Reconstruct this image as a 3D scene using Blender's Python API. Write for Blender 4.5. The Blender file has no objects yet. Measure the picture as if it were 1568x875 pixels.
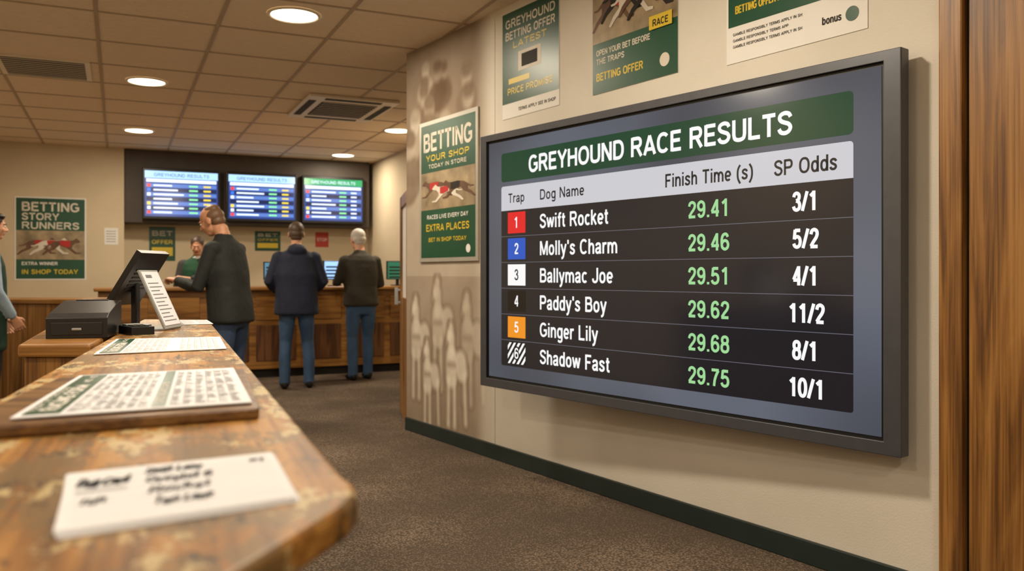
import bpy, bmesh, math, random
from mathutils import Vector, Matrix, noise
from mathutils.bvhtree import BVHTree
random.seed(7)
SC = bpy.context.scene
COL = SC.collection

# ------------------------------------------------------------ colour / materials
def lin(c):
    return tuple(((v/255)/12.92 if v/255 <= .04045 else (((v/255)+.055)/1.055)**2.4) for v in c)
def mat(name, rgb, rough=.6, metal=0, emit=0, var=0, scale=8, bump=0, bscale=60, spec=.5, stretch=None):
    m = bpy.data.materials.new(name); m.use_nodes = True
    nt = m.node_tree; b = nt.nodes['Principled BSDF']
    c = lin(rgb) + (1,)
    b.inputs['Base Color'].default_value = c
    b.inputs['Roughness'].default_value = rough
    b.inputs['Metallic'].default_value = metal
    b.inputs['Specular IOR Level'].default_value = spec
    if emit:
        b.inputs['Base Color'].default_value = (c[0]*.15, c[1]*.15, c[2]*.15, 1)
        b.inputs['Emission Color'].default_value = c
        b.inputs['Emission Strength'].default_value = emit
    tc = nt.nodes.new('ShaderNodeTexCoord')
    mp = nt.nodes.new('ShaderNodeMapping')
    nt.links.new(tc.outputs['Object'], mp.inputs['Vector'])
    if stretch: mp.inputs['Scale'].default_value = stretch
    if var and not emit:
        n = nt.nodes.new('ShaderNodeTexNoise'); n.inputs['Scale'].default_value = scale; n.inputs['Detail'].default_value = 5
        nt.links.new(mp.outputs[0], n.inputs['Vector'])
        r = nt.nodes.new('ShaderNodeValToRGB')
        r.color_ramp.elements[0].position = .3; r.color_ramp.elements[1].position = .7
        r.color_ramp.elements[0].color = tuple(v*(1-var) for v in c[:3])+(1,)
        r.color_ramp.elements[1].color = tuple(min(1, v*(1+var)) for v in c[:3])+(1,)
        nt.links.new(n.outputs['Fac'], r.inputs[0]); nt.links.new(r.outputs[0], b.inputs['Base Color'])
    if bump:
        n2 = nt.nodes.new('ShaderNodeTexNoise'); n2.inputs['Scale'].default_value = bscale; n2.inputs['Detail'].default_value = 3
        nt.links.new(mp.outputs[0], n2.inputs['Vector'])
        bp = nt.nodes.new('ShaderNodeBump'); bp.inputs['Strength'].default_value = bump; bp.inputs['Distance'].default_value = .01
        nt.links.new(n2.outputs['Fac'], bp.inputs['Height']); nt.links.new(bp.outputs[0], b.inputs['Normal'])
    return m
def wood(name, dark, mid, light, rot=0, sc=(14, 1.2, 14), rough=.35, wear=False, coat=.3):
    m = bpy.data.materials.new(name); m.use_nodes = True
    nt = m.node_tree; N = nt.nodes; L = nt.links; b = N['Principled BSDF']
    tc = N.new('ShaderNodeTexCoord'); m1 = N.new('ShaderNodeMapping'); m2 = N.new('ShaderNodeMapping')
    L.new(tc.outputs['Object'], m1.inputs[0]); L.new(m1.outputs[0], m2.inputs[0])
    m1.inputs['Rotation'].default_value = (0, 0, rot); m2.inputs['Scale'].default_value = sc
    n = N.new('ShaderNodeTexNoise'); n.inputs['Scale'].default_value = 1.0; n.inputs['Detail'].default_value = 8; n.inputs['Distortion'].default_value = 1.2
    L.new(m2.outputs[0], n.inputs['Vector'])
    m3 = N.new('ShaderNodeMapping'); m3.inputs['Scale'].default_value = tuple(s*(9 if s > 5 else 2) for s in sc)
    L.new(m1.outputs[0], m3.inputs[0])
    nf = N.new('ShaderNodeTexNoise'); nf.inputs['Scale'].default_value = 1.0; nf.inputs['Detail'].default_value = 3
    L.new(m3.outputs[0], nf.inputs['Vector'])
    mx = N.new('ShaderNodeMath'); mx.operation = 'MULTIPLY_ADD'; mx.inputs[1].default_value = .35
    L.new(nf.outputs['Fac'], mx.inputs[0])
    sb = N.new('ShaderNodeMath'); sb.operation = 'MULTIPLY'; sb.inputs[1].default_value = .66
    L.new(n.outputs['Fac'], sb.inputs[0]); L.new(sb.outputs[0], mx.inputs[2])
    r = N.new('ShaderNodeValToRGB'); e = r.color_ramp.elements
    e[0].position = .40; e[0].color = lin(dark)+(1,); e[1].position = .60; e[1].color = lin(light)+(1,)
    x = e.new(.5); x.color = lin(mid)+(1,)
    L.new(mx.outputs[0], r.inputs[0]); out = r.outputs[0]
    b.inputs['Roughness'].default_value = rough; b.inputs['Coat Weight'].default_value = coat; b.inputs['Coat Roughness'].default_value = .3
    if wear:
        b.inputs['Specular IOR Level'].default_value = .25
        def patch(scale, lo, hi, colr, prev, seed, mx_=.8, ms=(1.6, .8, 1)):
            nn = N.new('ShaderNodeTexNoise'); nn.inputs['Scale'].default_value = scale; nn.inputs['Detail'].default_value = 12; nn.inputs['Roughness'].default_value = .74
            mm = N.new('ShaderNodeMapping'); mm.inputs['Scale'].default_value = ms; mm.inputs['Location'].default_value = (seed, seed*.37, 0)
            L.new(m1.outputs[0], mm.inputs[0]); L.new(mm.outputs[0], nn.inputs['Vector'])
            rr = N.new('ShaderNodeMapRange'); rr.inputs['From Min'].default_value = lo; rr.inputs['From Max'].default_value = hi; rr.clamp = True
            rr.inputs['To Max'].default_value = mx_
            L.new(nn.outputs['Fac'], rr.inputs['Value'])
            mi = N.new('ShaderNodeMix'); mi.data_type = 'RGBA'; L.new(rr.outputs[0], mi.inputs['Factor'])
            L.new(prev, mi.inputs[6]); mi.inputs[7].default_value = lin(colr)+(1,)
            return mi.outputs[2]
        out = patch(3.6, .50, .525, (110, 88, 54), out, 4.1, .8, (2.2, 1.0, 1))
        out = patch(6, .54, .56, (186, 166, 122), out, 9.3, .9)
        out = patch(14, .57, .59, (62, 44, 24), out, 2.2, .9)
        out = patch(6, .59, .61, (52, 38, 22), out, 7.7, .8, (5, .6, 1))
    L.new(out, b.inputs['Base Color'])
    bp = N.new('ShaderNodeBump'); bp.inputs['Strength'].default_value = .15; bp.inputs['Distance'].default_value = .004
    L.new(mx.outputs[0], bp.inputs['Height']); L.new(bp.outputs[0], b.inputs['Normal'])
    return m

M = {}
WALLC = (217, 211, 200)
M['wall'] = mat('cream_wall', WALLC, .85, var=.05, scale=2, bump=.12, bscale=120)
M['wall_far'] = mat('beige_wall', (206, 190, 162), .85, var=.05, scale=2)
M['ceil'] = mat('ceiling_tile', (230, 210, 184), .9, var=.04, scale=30, bump=.08, bscale=150)
M['grid'] = mat('ceiling_tbar', (176, 154, 128), .6, var=.03)
M['green_trim'] = mat('dark_green_paint', (36, 48, 47), .4, var=.1)
M['oakv'] = wood('oak_vertical', (96, 62, 28), (140, 96, 46), (166, 120, 64), sc=(13, 13, .9), coat=.05, rough=.45)
M['oakh'] = wood('oak_horizontal', (116, 76, 34), (146, 100, 46), (168, 120, 60), sc=(1.2, 16, 16), coat=.08)
M['oakc'] = wood('worn_oak_top', (100, 64, 24), (148, 100, 40), (170, 122, 56), rot=math.radians(-22), sc=(12, 1.0, 12), rough=.45, wear=True, coat=.02)
M['oakd'] = wood('dark_oak', (70, 42, 22), (96, 60, 30), (116, 76, 42), sc=(14, 14, 1.2))
M['boardw'] = wood('board_wood', (80, 52, 26), (110, 76, 40), (132, 96, 54), sc=(1.2, 16, 16), coat=.03)
M['dark'] = mat('dark_groove', (28, 20, 14), .7, var=.1)
M['tvframe'] = mat('grey_tv_bezel', (84, 86, 93), .34, metal=.35, var=.05, scale=20)
M['tvback'] = mat('tv_back_black', (18, 19, 22), .5, var=.1)
M['black'] = mat('black_plastic', (20, 21, 24), .38, var=.15, scale=20)
M['white'] = mat('white_card', (228, 226, 222), .7, var=.02)
M['paper'] = mat('paper', (228, 230, 238), .85, var=.02, scale=12)
M['pgreen'] = mat('poster_green', (22, 74, 52), .35, var=.15, scale=4)
M['pyellow'] = mat('poster_yellow', (214, 186, 50), .4, var=.05)
M['pphoto'] = mat('poster_photo_ground', (150, 132, 104), .4, var=.45, scale=7)
M['pframe'] = mat('silver_poster_frame', (178, 174, 164), .35, metal=.3, var=.05)
M['ink'] = mat('dark_ink', (18, 20, 40), .7, var=.1)
M['print'] = mat('print_grey', (120, 122, 126), .8, var=.1)
M['grey'] = mat('grey_plastic', (150, 152, 152), .45, var=.05)
M['red'] = mat('red_card', (180, 50, 40), .5, var=.05)
M['dogbrown'] = mat('dog_brown', (96, 66, 46), .5, var=.3, scale=9)
M['dogred'] = mat('dog_jacket_red', (176, 36, 32), .5, var=.1)
M['dogwhite'] = mat('dog_light', (214, 206, 192), .5, var=.1)
M['lens'] = mat('lamp_lens', (255, 238, 205), .4, emit=9)
M['rim'] = mat('white_metal_rim', (228, 216, 196), .4, var=.03)
M['slot'] = mat('dark_slot', (38, 30, 24), .8, var=.1)
M['bulk'] = mat('dark_bulkhead', (66, 56, 48), .6, var=.1)

def carpet():
    m = bpy.data.materials.new('ribbed_carpet'); m.use_nodes = True
    nt = m.node_tree; N = nt.nodes; L = nt.links; b = N['Principled BSDF']
    tc = N.new('ShaderNodeTexCoord')
    v = N.new('ShaderNodeTexVoronoi'); v.inputs['Scale'].default_value = 95; L.new(tc.outputs['Object'], v.inputs['Vector'])
    n = N.new('ShaderNodeTexNoise'); n.inputs['Scale'].default_value = 1.3; n.inputs['Detail'].default_value = 6; L.new(tc.outputs['Object'], n.inputs['Vector'])
    a = N.new('ShaderNodeMath'); a.operation = 'MULTIPLY_ADD'; a.inputs[1].default_value = .9; L.new(v.outputs['Distance'], a.inputs[0]); L.new(n.outputs['Fac'], a.inputs[2])
    r = N.new('ShaderNodeValToRGB'); e = r.color_ramp.elements
    e[0].position = .5; e[0].color = lin((138, 120, 104))+(1,); e[1].position = 1.0; e[1].color = lin((80, 69, 59))+(1,)
    L.new(a.outputs[0], r.inputs[0]); L.new(r.outputs[0], b.inputs['Base Color'])
    b.inputs['Roughness'].default_value = .95; b.inputs['Specular IOR Level'].default_value = .15
    bp = N.new('ShaderNodeBump'); bp.inputs['Strength'].default_value = .6; bp.inputs['Distance'].default_value = .005; bp.invert = True
    L.new(v.outputs['Distance'], bp.inputs['Height']); L.new(bp.outputs[0], b.inputs['Normal'])
    return m
M['carpet'] = carpet()

# ------------------------------------------------------------ frames
def frame(ox, oy, dx, dy, oz=0):
    l = math.hypot(dx, dy); dx /= l; dy /= l
    return Matrix(((dx, -dy, 0, ox), (dy, dx, 0, oy), (0, 0, 1, oz), (0, 0, 0, 1)))
WALL = frame(-.825, 6.6, .5615, -.8274)      # x along wall towards camera, -y into the room
ROOM = frame(0, 0, .9056, .424)              # x = v, y = u
TV = frame(-.1835, 5.14, 1.6252, -2.04, .542)
I4 = Matrix.Identity(4)

def empty(name, mtx=I4):
    e = bpy.data.objects.new(name, None); e.empty_display_size = .1; COL.objects.link(e); e.matrix_world = mtx
    return e

class P:
    """mesh part builder"""
    def __init__(s, mats): s.bm = bmesh.new(); s.mats = mats
    def poly(s, pts, mi=0):
        f = s.bm.faces.new([s.bm.verts.new(p) for p in pts]); f.material_index = mi; return f
    def box(s, x0, x1, y0, y1, z0, z1, mi=0):
        v = [s.bm.verts.new(p) for p in ((x0,y0,z0),(x1,y0,z0),(x1,y1,z0),(x0,y1,z0),(x0,y0,z1),(x1,y0,z1),(x1,y1,z1),(x0,y1,z1))]
        for q in ((0,3,2,1),(4,5,6,7),(0,1,5,4),(1,2,6,5),(2,3,7,6),(3,0,4,7)):
            f = s.bm.faces.new([v[i] for i in q]); f.material_index = mi
    def prism(s, pts, z0, z1, mi=0):
        a = [s.bm.verts.new((p[0], p[1], z0)) for p in pts]; b = [s.bm.verts.new((p[0], p[1], z1)) for p in pts]
        n = len(pts)
        fs = [s.bm.faces.new(a[::-1]), s.bm.faces.new(b)] + [s.bm.faces.new((a[i], a[(i+1)%n], b[(i+1)%n], b[i])) for i in range(n)]
        for f in fs: f.material_index = mi
        return fs
    def cyl(s, c, r, h, n=32, mi=0, r2=None):
        r2 = r if r2 is None else r2
        a = [s.bm.verts.new((c[0]+r*math.cos(t), c[1]+r*math.sin(t), c[2])) for t in [2*math.pi*i/n for i in range(n)]]
        b = [s.bm.verts.new((c[0]+r2*math.cos(t), c[1]+r2*math.sin(t), c[2]+h)) for t in [2*math.pi*i/n for i in range(n)]]
        fs = [s.bm.faces.new(a[::-1]), s.bm.faces.new(b)] + [s.bm.faces.new((a[i], a[(i+1)%n], b[(i+1)%n], b[i])) for i in range(n)]
        for f in fs: f.material_index = mi
    def rect(s, x0, x1, z0, z1, y, mi=0):   # facing -y
        s.poly([(x0, y, z0), (x1, y, z0), (x1, y, z1), (x0, y, z1)], mi)
    def rrect(s, x0, x1, z0, z1, y, r, mi=0, rb=True, rt=True):
        pts = []
        for cx, cz, a0, on in ((x1-r, z0+r, -90, rb), (x1-r, z1-r, 0, rt), (x0+r, z1-r, 90, rt), (x0+r, z0+r, 180, rb)):
            if on:
                for k in range(7):
                    a = math.radians(a0+15*k); pts.append((cx+r*math.cos(a), y, cz+r*math.sin(a)))
            else:
                a = math.radians(a0+45); pts.append((cx+r*math.copysign(1, math.cos(a)), y, cz+r*math.copysign(1, math.sin(a))))
        s.poly(pts, mi)
    def obj(s, name, parent=None, mtx=None, bevel=0, seg=2, smooth=False):
        bmesh.ops.recalc_face_normals(s.bm, faces=s.bm.faces) if bevel or smooth else None
        me = bpy.data.meshes.new(name); s.bm.to_mesh(me); s.bm.free()
        for m in s.mats: me.materials.append(M[m] if isinstance(m, str) else m)
        o = bpy.data.objects.new(name, me); COL.objects.link(o)
        if parent: o.parent = parent
        if mtx is not None: o.matrix_world = mtx
        if bevel:
            b = o.modifiers.new('bevel', 'BEVEL'); b.width = bevel; b.segments = seg; b.limit_method = 'ANGLE'
        if smooth:
            for p in me.polygons: p.use_smooth = True
        return o

# ------------------------------------------------------------ narrow grotesque lettering (stroke built)
def E(cx, cy, rx, ry, a0, a1, n=20, pw=.86):
    out = []
    for k in range(n+1):
        a = math.radians(a0+(a1-a0)*k/n); c, s = math.cos(a), math.sin(a)
        out.append((cx+rx*math.copysign(abs(c)**pw, c), cy+ry*math.copysign(abs(s)**pw, s)))
    return out
def C(*p):
    """Catmull-Rom through the points"""
    p = list(p); q = [p[0]]+p+[p[-1]]; out = []
    for i in range(1, len(q)-2):
        a, b, c, d = q[i-1:i+3]
        for k in range(5):
            t = k/5
            out.append(tuple(.5*((2*b[j])+(-a[j]+c[j])*t+(2*a[j]-5*b[j]+4*c[j]-d[j])*t*t+(-a[j]+3*b[j]-3*c[j]+d[j])*t**3) for j in (0, 1)))
    return out+[p[-1]]
six = [C((.41,.76),(.36,.89),(.26,.935),(.14,.86),(.08,.66),(.075,.40),(.11,.17),(.25,.065),(.39,.15),(.43,.32),(.38,.49),(.26,.56),(.13,.49),(.08,.36))]
GL = {
 'A': (.62, [[(.05,0),(.31,.97)], [(.57,0),(.31,.97)], [(.15,.28),(.47,.28)]]),
 'B': (.58, [[(.08,0),(.08,1)], [(.08,.93),(.32,.93)]+E(.32,.735,.15,.195,90,-90)+[(.08,.54)], [(.32,.54)]+E(.32,.305,.19,.235,90,-90)+[(.08,.07)]]),
 'C': (.60, [E(.31,.5,.24,.43,42,318,28)]),
 'D': (.60, [[(.08,0),(.08,1)], [(.08,.93),(.27,.93)]+E(.27,.5,.26,.43,90,-90)+[(.08,.07)]]),
 'E': (.53, [[(.08,0),(.08,1)], [(.08,.93),(.50,.93)], [(.08,.52),(.46,.52)], [(.08,.07),(.51,.07)]]),
 'F': (.50, [[(.08,0),(.08,1)], [(.08,.93),(.48,.93)], [(.08,.50),(.42,.50)]]),
 'G': (.64, [E(.32,.5,.25,.43,42,305,28)+[(.56,.22),(.56,.47),(.35,.47)]]),
 'H': (.60, [[(.08,0),(.08,1)], [(.52,0),(.52,1)], [(.08,.51),(.52,.51)]]),
 'I': (.20, [[(.10,0),(.10,1)]]),
 'J': (.48, [[(.40,1),(.40,.3)]+C((.40,.28),(.35,.12),(.22,.065),(.10,.13),(.07,.30))]),
 'K': (.60, [[(.08,0),(.08,1)], [(.55,1),(.08,.42)], [(.24,.60),(.57,0)]]),
 'L': (.50, [[(.08,1),(.08,0)], [(.08,.07),(.48,.07)]]),
 'M': (.72, [[(.08,0),(.08,1)], [(.64,0),(.64,1)], [(.10,.98),(.36,.05)], [(.62,.98),(.36,.05)]]),
 'N': (.60, [[(.08,0),(.08,1)], [(.52,0),(.52,1)], [(.09,.97),(.51,.03)]]),
 'O': (.66, [E(.33,.5,.255,.43,0,360,36)]),
 'P': (.57, [[(.08,0),(.08,1)], [(.08,.93),(.32,.93)]+E(.32,.70,.18,.23,90,-90)+[(.08,.47)]]),
 'Q': (.66, [E(.33,.5,.255,.43,0,360,36), [(.38,.25),(.58,-.02)]]),
 'R': (.61, [[(.08,0),(.08,1)], [(.08,.93),(.34,.93)]+E(.34,.715,.17,.215,90,-90)+[(.08,.50)], [(.32,.50),(.55,0)]]),
 'S': (.56, [C((.49,.74),(.43,.88),(.28,.935),(.13,.87),(.085,.73),(.15,.60),(.28,.52),(.42,.44),(.485,.29),(.42,.13),(.28,.065),(.13,.12),(.06,.27))]),
 'T': (.54, [[(.27,0),(.27,1)], [(.02,.93),(.52,.93)]]),
 'U': (.60, [[(.08,1),(.08,.34)]+C((.08,.32),(.13,.13),(.30,.065),(.47,.13),(.52,.32))+[(.52,1)]]),
 'V': (.58, [[(.04,1),(.29,.03)], [(.54,1),(.29,.03)]]),
 'W': (.86, [[(.05,1),(.24,.03)], [(.43,.97),(.24,.03)], [(.43,.97),(.62,.03)], [(.81,1),(.62,.03)]]),
 'X': (.58, [[(.05,1),(.53,0)], [(.53,1),(.05,0)]]),
 'Y': (.58, [[(.04,1),(.29,.45)], [(.54,1),(.29,.45)], [(.29,.48),(.29,0)]]),
 'Z': (.54, [[(.05,.93),(.49,.93)], [(.48,.93),(.05,.07)], [(.04,.07),(.50,.07)]]),
 'a': (.47, [C((.07,.52),(.12,.63),(.23,.67),(.34,.63),(.37,.50))+[(.37,.12),(.405,0)], C((.37,.40),(.24,.365),(.11,.32),(.065,.19),(.13,.075),(.24,.075),(.33,.15),(.37,.28))]),
 'b': (.49, [[(.08,0),(.08,1)], E(.25,.365,.165,.30,0,360)]),
 'c': (.43, [E(.24,.365,.165,.30,45,315)]),
 'd': (.49, [[(.41,0),(.41,1)], E(.24,.365,.165,.30,0,360)]),
 'e': (.47, [[(.08,.355),(.40,.355)], E(.24,.365,.165,.30,0,318)]),
 'f': (.30, [C((.31,.935),(.22,.935),(.16,.88),(.15,.76))+[(.15,0)], [(.02,.675),(.29,.675)]]),
 'g': (.49, [[(.41,.73),(.41,-.02)]+C((.41,-.05),(.37,-.19),(.24,-.235),(.09,-.17)), E(.24,.365,.165,.30,0,360)]),
 'h': (.48, [[(.08,0),(.08,1)], C((.08,.42),(.14,.60),(.25,.665),(.36,.60),(.395,.45))+[(.395,0)]]),
 'i': (.19, [[(.095,0),(.095,.73)], [(.095,.86),(.095,1)]]),
 'j': (.20, [[(.10,.73),(.10,-.1)]+C((.10,-.12),(.07,-.22),(-.02,-.235)), [(.10,.86),(.10,1)]]),
 'k': (.45, [[(.08,0),(.08,1)], [(.38,.73),(.08,.32)], [(.18,.46),(.41,0)]]),
 'l': (.19, [[(.095,0),(.095,1)]]),
 'm': (.74, [[(.08,0),(.08,.73)], C((.08,.42),(.13,.60),(.22,.665),(.32,.60),(.37,.45))+[(.37,0)], C((.37,.42),(.42,.60),(.51,.665),(.61,.60),(.66,.45))+[(.66,0)]]),
 'n': (.48, [[(.08,0),(.08,.73)], C((.08,.42),(.14,.60),(.25,.665),(.36,.60),(.395,.45))+[(.395,0)]]),
 'o': (.49, [E(.245,.365,.17,.30,0,360)]),
 'p': (.49, [[(.08,-.27),(.08,.73)], E(.25,.365,.165,.30,0,360)]),
 'r': (.32, [[(.08,0),(.08,.73)], C((.08,.40),(.12,.58),(.20,.66),(.32,.655))]),
 's': (.44, [C((.375,.53),(.32,.63),(.21,.67),(.11,.62),(.085,.53),(.13,.44),(.22,.38),(.32,.31),(.36,.21),(.31,.10),(.21,.065),(.10,.10),(.05,.21))]),
 't': (.30, [[(.14,.93),(.14,.2)]+C((.14,.18),(.18,.08),(.29,.07)), [(.02,.675),(.28,.675)]]),
 'u': (.48, [[(.40,0),(.40,.73)], [(.085,.73),(.085,.3)]+C((.085,.28),(.12,.12),(.23,.065),(.34,.13),(.40,.31))]),
 'v': (.44, [[(.04,.73),(.22,.03)], [(.40,.73),(.22,.03)]]),
 'w': (.64, [[(.04,.73),(.18,.03)], [(.32,.70),(.18,.03)], [(.32,.70),(.46,.03)], [(.60,.73),(.46,.03)]]),
 'x': (.44, [[(.04,.73),(.40,0)], [(.40,.73),(.04,0)]]),
 'y': (.45, [[(.04,.73),(.225,.05)], [(.41,.73),(.20,-.12)]+C((.20,-.13),(.14,-.22),(.05,-.235))]),
 'z': (.42, [[(.05,.67),(.37,.67)], [(.36,.67),(.06,.07)], [(.04,.07),(.38,.07)]]),
 '0': (.50, [E(.25,.5,.18,.43,0,360,32)]),
 '1': (.50, [[(.10,.74),(.29,.91)], [(.30,0),(.30,1)]]),
 '2': (.50, [C((.08,.70),(.13,.87),(.26,.935),(.39,.86),(.42,.70),(.36,.52),(.22,.32),(.08,.09)), [(.05,.07),(.45,.07)]]),
 '3': (.50, [C((.08,.74),(.13,.88),(.25,.935),(.37,.87),(.40,.74),(.35,.60),(.22,.54)), C((.22,.54),(.37,.47),(.43,.30),(.38,.13),(.25,.065),(.12,.12),(.065,.26))]),
 '4': (.50, [[(.36,0),(.36,1)], [(.35,.95),(.06,.30)], [(.04,.28),(.47,.28)]]),
 '5': (.50, [[(.43,.93),(.13,.93)], [(.14,.97),(.09,.47)], C((.09,.50),(.18,.58),(.28,.60),(.39,.52),(.43,.33),(.38,.14),(.25,.065),(.12,.12),(.065,.25))]),
 '6': (.50, six), '9': (.50, [[(.5-x, 1-y) for x, y in six[0]]]),
 '7': (.50, [[(.05,.93),(.46,.93)], C((.44,.92),(.32,.66),(.23,.35),(.19,0))]),
 '8': (.50, [E(.25,.735,.155,.195,0,360,24), E(.25,.30,.18,.235,0,360,24)]),
 '.': (.20, [[(.10,0),(.10,.14)]]), "'": (.17, [[(.09,.72),(.085,1)]]), '/': (.34, [[(.03,0),(.31,1)]]),
 '(': (.30, [C((.26,1.02),(.12,.75),(.08,.40),(.12,.05),(.26,-.25))]), ')': (.30, [C((.04,1.02),(.18,.75),(.22,.40),(.18,.05),(.04,-.25))]),
 ' ': (.26, []), '-': (.3, [[(.03,.36),(.27,.36)]]),
}
def ribbon(p, pts, w, y, mi):
    q = [pts[0]]
    for a in pts[1:]:
        if math.hypot(a[0]-q[-1][0], a[1]-q[-1][1]) > 1e-6: q.append(a)
    closed = math.hypot(q[0][0]-q[-1][0], q[0][1]-q[-1][1]) < w*.05 and len(q) > 3
    if closed: q = q[:-1]
    n = len(q); L_, R_ = [], []
    for i in range(n):
        a = q[i-1] if (i > 0 or closed) else None; b = q[i]; c = q[(i+1) % n] if (i < n-1 or closed) else None
        def nrm(u, v):
            dx, dy = v[0]-u[0], v[1]-u[1]; l = math.hypot(dx, dy) or 1; return (-dy/l, dx/l)
        n1 = nrm(a, b) if a else nrm(b, c); n2 = nrm(b, c) if c else n1
        m = (n1[0]+n2[0], n1[1]+n2[1]); l = math.hypot(*m) or 1; m = (m[0]/l, m[1]/l)
        k = w/2/max(.5, m[0]*n1[0]+m[1]*n1[1])
        L_.append(p.bm.verts.new((b[0]+m[0]*k, y, b[1]+m[1]*k))); R_.append(p.bm.verts.new((b[0]-m[0]*k, y, b[1]-m[1]*k)))
    for i in range(n if closed else n-1):
        j = (i+1) % n
        f = p.bm.faces.new((R_[i], R_[j], L_[j], L_[i])); f.material_index = mi
    return L_+R_
def add_text(p, body, x0, x1, zb, cap, y, mi, w=.135, gap=.055, slant=0, wob=0):
    tot = sum(GL.get(c, GL['o'])[0] for c in body)+gap*(len(body)-1)
    s = (x1-x0)/tot; x = 0; vs = []
    for c in body:
        W_, st = GL.get(c, GL['o']); dz = wob*math.sin(x*5.3+len(body))
        for k in st: vs += ribbon(p, [(x0+(x+a)*s+slant*b*cap, zb+(b+dz)*cap) for a, b in k], w*cap, y, mi)
        x += W_+gap
    return vs

DOG = [(1.0,.60),(.93,.69),(.88,.74),(.80,.66),(.70,.64),(.5,.66),(.3,.61),(.22,.55),(.1,.46),(0,.45),(.01,.42),(.1,.42),(.2,.46),(.2,.36),(.06,.26),(-.05,.12),(0,.1),(.12,.21),(.3,.31),(.42,.46),(.62,.38),(.70,.30),(.84,.15),(.99,.15),(1.0,.19),(.88,.21),(.76,.36),(.78,.46),(.86,.55),(.94,.56)]
def add_dog(p, x, z, w, h, y, mi, flip=False, jacket=None):
    f = lambda a: (x+(1-a)*w if flip else x+a*w)
    pts = [(f(a), y, z+b*h) for a, b in DOG]
    if flip: pts = pts[::-1]
    p.poly(pts[::-1], mi)
    if jacket is not None:
        q = [(f(a), y-.001, z+b*h) for a, b in ((.45,.47),(.62,.40),(.72,.42),(.72,.63),(.5,.65),(.42,.63))]
        if flip: q = q[::-1]
        p.poly(q, jacket)

# ------------------------------------------------------------ room shell
CH = 2.95
p = P(['carpet']); p.box(-1.9, 3.8, -2.7, 13.5, -.1, 0); p.obj('floor', mtx=ROOM)
p = P(['ceil', 'grid']); p.box(-1.9, 3.8, -2.7, 13.5, CH, CH+.1)
g = .76
k = -.134-3*g
while k < 3.7:
    if k > -1.7: p.box(k-.012, k+.012, -2.5, 13.1, CH-.006, CH-.0002, 1)
    k += g
k = -2.5+.3
while k < 13.1:
    p.box(-1.7, 3.6, k-.012, k+.012, CH-.005, CH-.0001, 1); k += g
p.obj('ceiling', mtx=ROOM)
p = P(['wall']); p.box(0, 4.27, 0, .14, 0, CH); p.box(5.45, 8.93, 0, .14, 0, CH)
p.obj('wall_right', mtx=WALL)
p = P(['green_trim']); p.box(0, 4.27, -.018, 0, 0, .1); p.obj('baseboard_right', mtx=WALL, bevel=.005)
p = P(['wall_far']); p.box(-1.9, 3.8, 13.1, 13.3, 0, CH); p.obj('wall_back', mtx=ROOM)
p = P(['wall_far']); p.box(-1.7, .073, 12.7, 13.1, 0, CH); p.obj('wall_back_left', mtx=ROOM)
p = P(['wall_far']); p.box(-1.9, -1.7, -2.7, 13.1, 0, CH); p.obj('wall_left', mtx=ROOM)
p = P(['wall_far']); p.box(3.6, 3.8, -2.7, 13.1, 0, CH); p.obj('wall_far_right', mtx=ROOM)
p = P(['wall']); p.box(-1.7, 3.6, -2.7, -2.5, 0, CH); p.obj('wall_rear', mtx=ROOM)
p = P(['green_trim']); p.box(-1.7, .073, 12.68, 12.7, 0, .1); p.box(.073, 3.6, 13.08, 13.1, 0, .1); p.obj('baseboard_back', mtx=ROOM)

# right oak doorway: architrave + door leaf, full height
e = empty('door_1', WALL)
p = P(['oakv']); p.box(4.27, 4.355, -.035, .14, 0, CH); p.obj('architrave', e, bevel=.006)
p = P(['dark']); p.box(4.355, 4.367, -.0, .10, 0, CH); p.obj('shadow_gap', e)
p = P(['oakv']); p.box(4.367, 5.36, -.012, .09, 0, CH); p.box(5.36, 5.45, -.035, .14, 0, CH); p.obj('door_leaf', e, bevel=.004)

# soft sepia photographic mural, printed on the wall covering (vertex-coloured sheet)
def capsule(x, z, a, b, r):
    dx, dz = b[0]-a[0], b[1]-a[1]; t = max(0, min(1, ((x-a[0])*dx+(z-a[1])*dz)/(dx*dx+dz*dz+1e-9)))
    return math.hypot(x-a[0]-t*dx, z-a[1]-t*dz)-r
def sm(d, s=.022): return max(0, min(1, .5-d/(2*s)))
shapes = []
# parade of greyhounds standing towards the viewer: flank, chest, legs, neck, long head, ears
for cx, top, s, v in ((.92, 1.06, .95, .74), (.50, 1.16, 1.0, .82), (.16, 1.02, .95, .92), (.70, .84, .9, 1.0), (.34, .70, .78, .96)):
    g_ = lambda x, z: (cx+x*s, top+z*s)
    parts = [(g_(.14,-.26), g_(.16,-.34), .085*s), (g_(0,-.24), g_(0,-.40), .085*s), (g_(-.045,-.42), g_(-.05,-.78), .026*s), (g_(.045,-.42), g_(.05,-.78), .026*s),
             (g_(.20,-.36), g_(.22,-.74), .024*s), (g_(0,-.08), g_(0,-.22), .05*s), (g_(-.01,0), g_(-.03,-.07), .043*s), (g_(-.03,-.06), g_(-.06,-.13), .024*s)]
    for a, b, r_ in parts: shapes.append((a, b, r_+.018, .20))
    for a, b, r_ in parts: shapes.append((a, b, r_, v))
    for a, b, r_ in (((-.045,.045), (-.055,.01), .013*s), ((.03,.045), (.045,.01), .013*s), ((-.062,-.135), (-.066,-.14), .014*s)): shapes.append((g_(*a), g_(*b), r_, .30))
    shapes.append((g_(-.05,-.30), g_(.05,-.30), .018*s, .42))
rr = random.Random(4)
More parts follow.
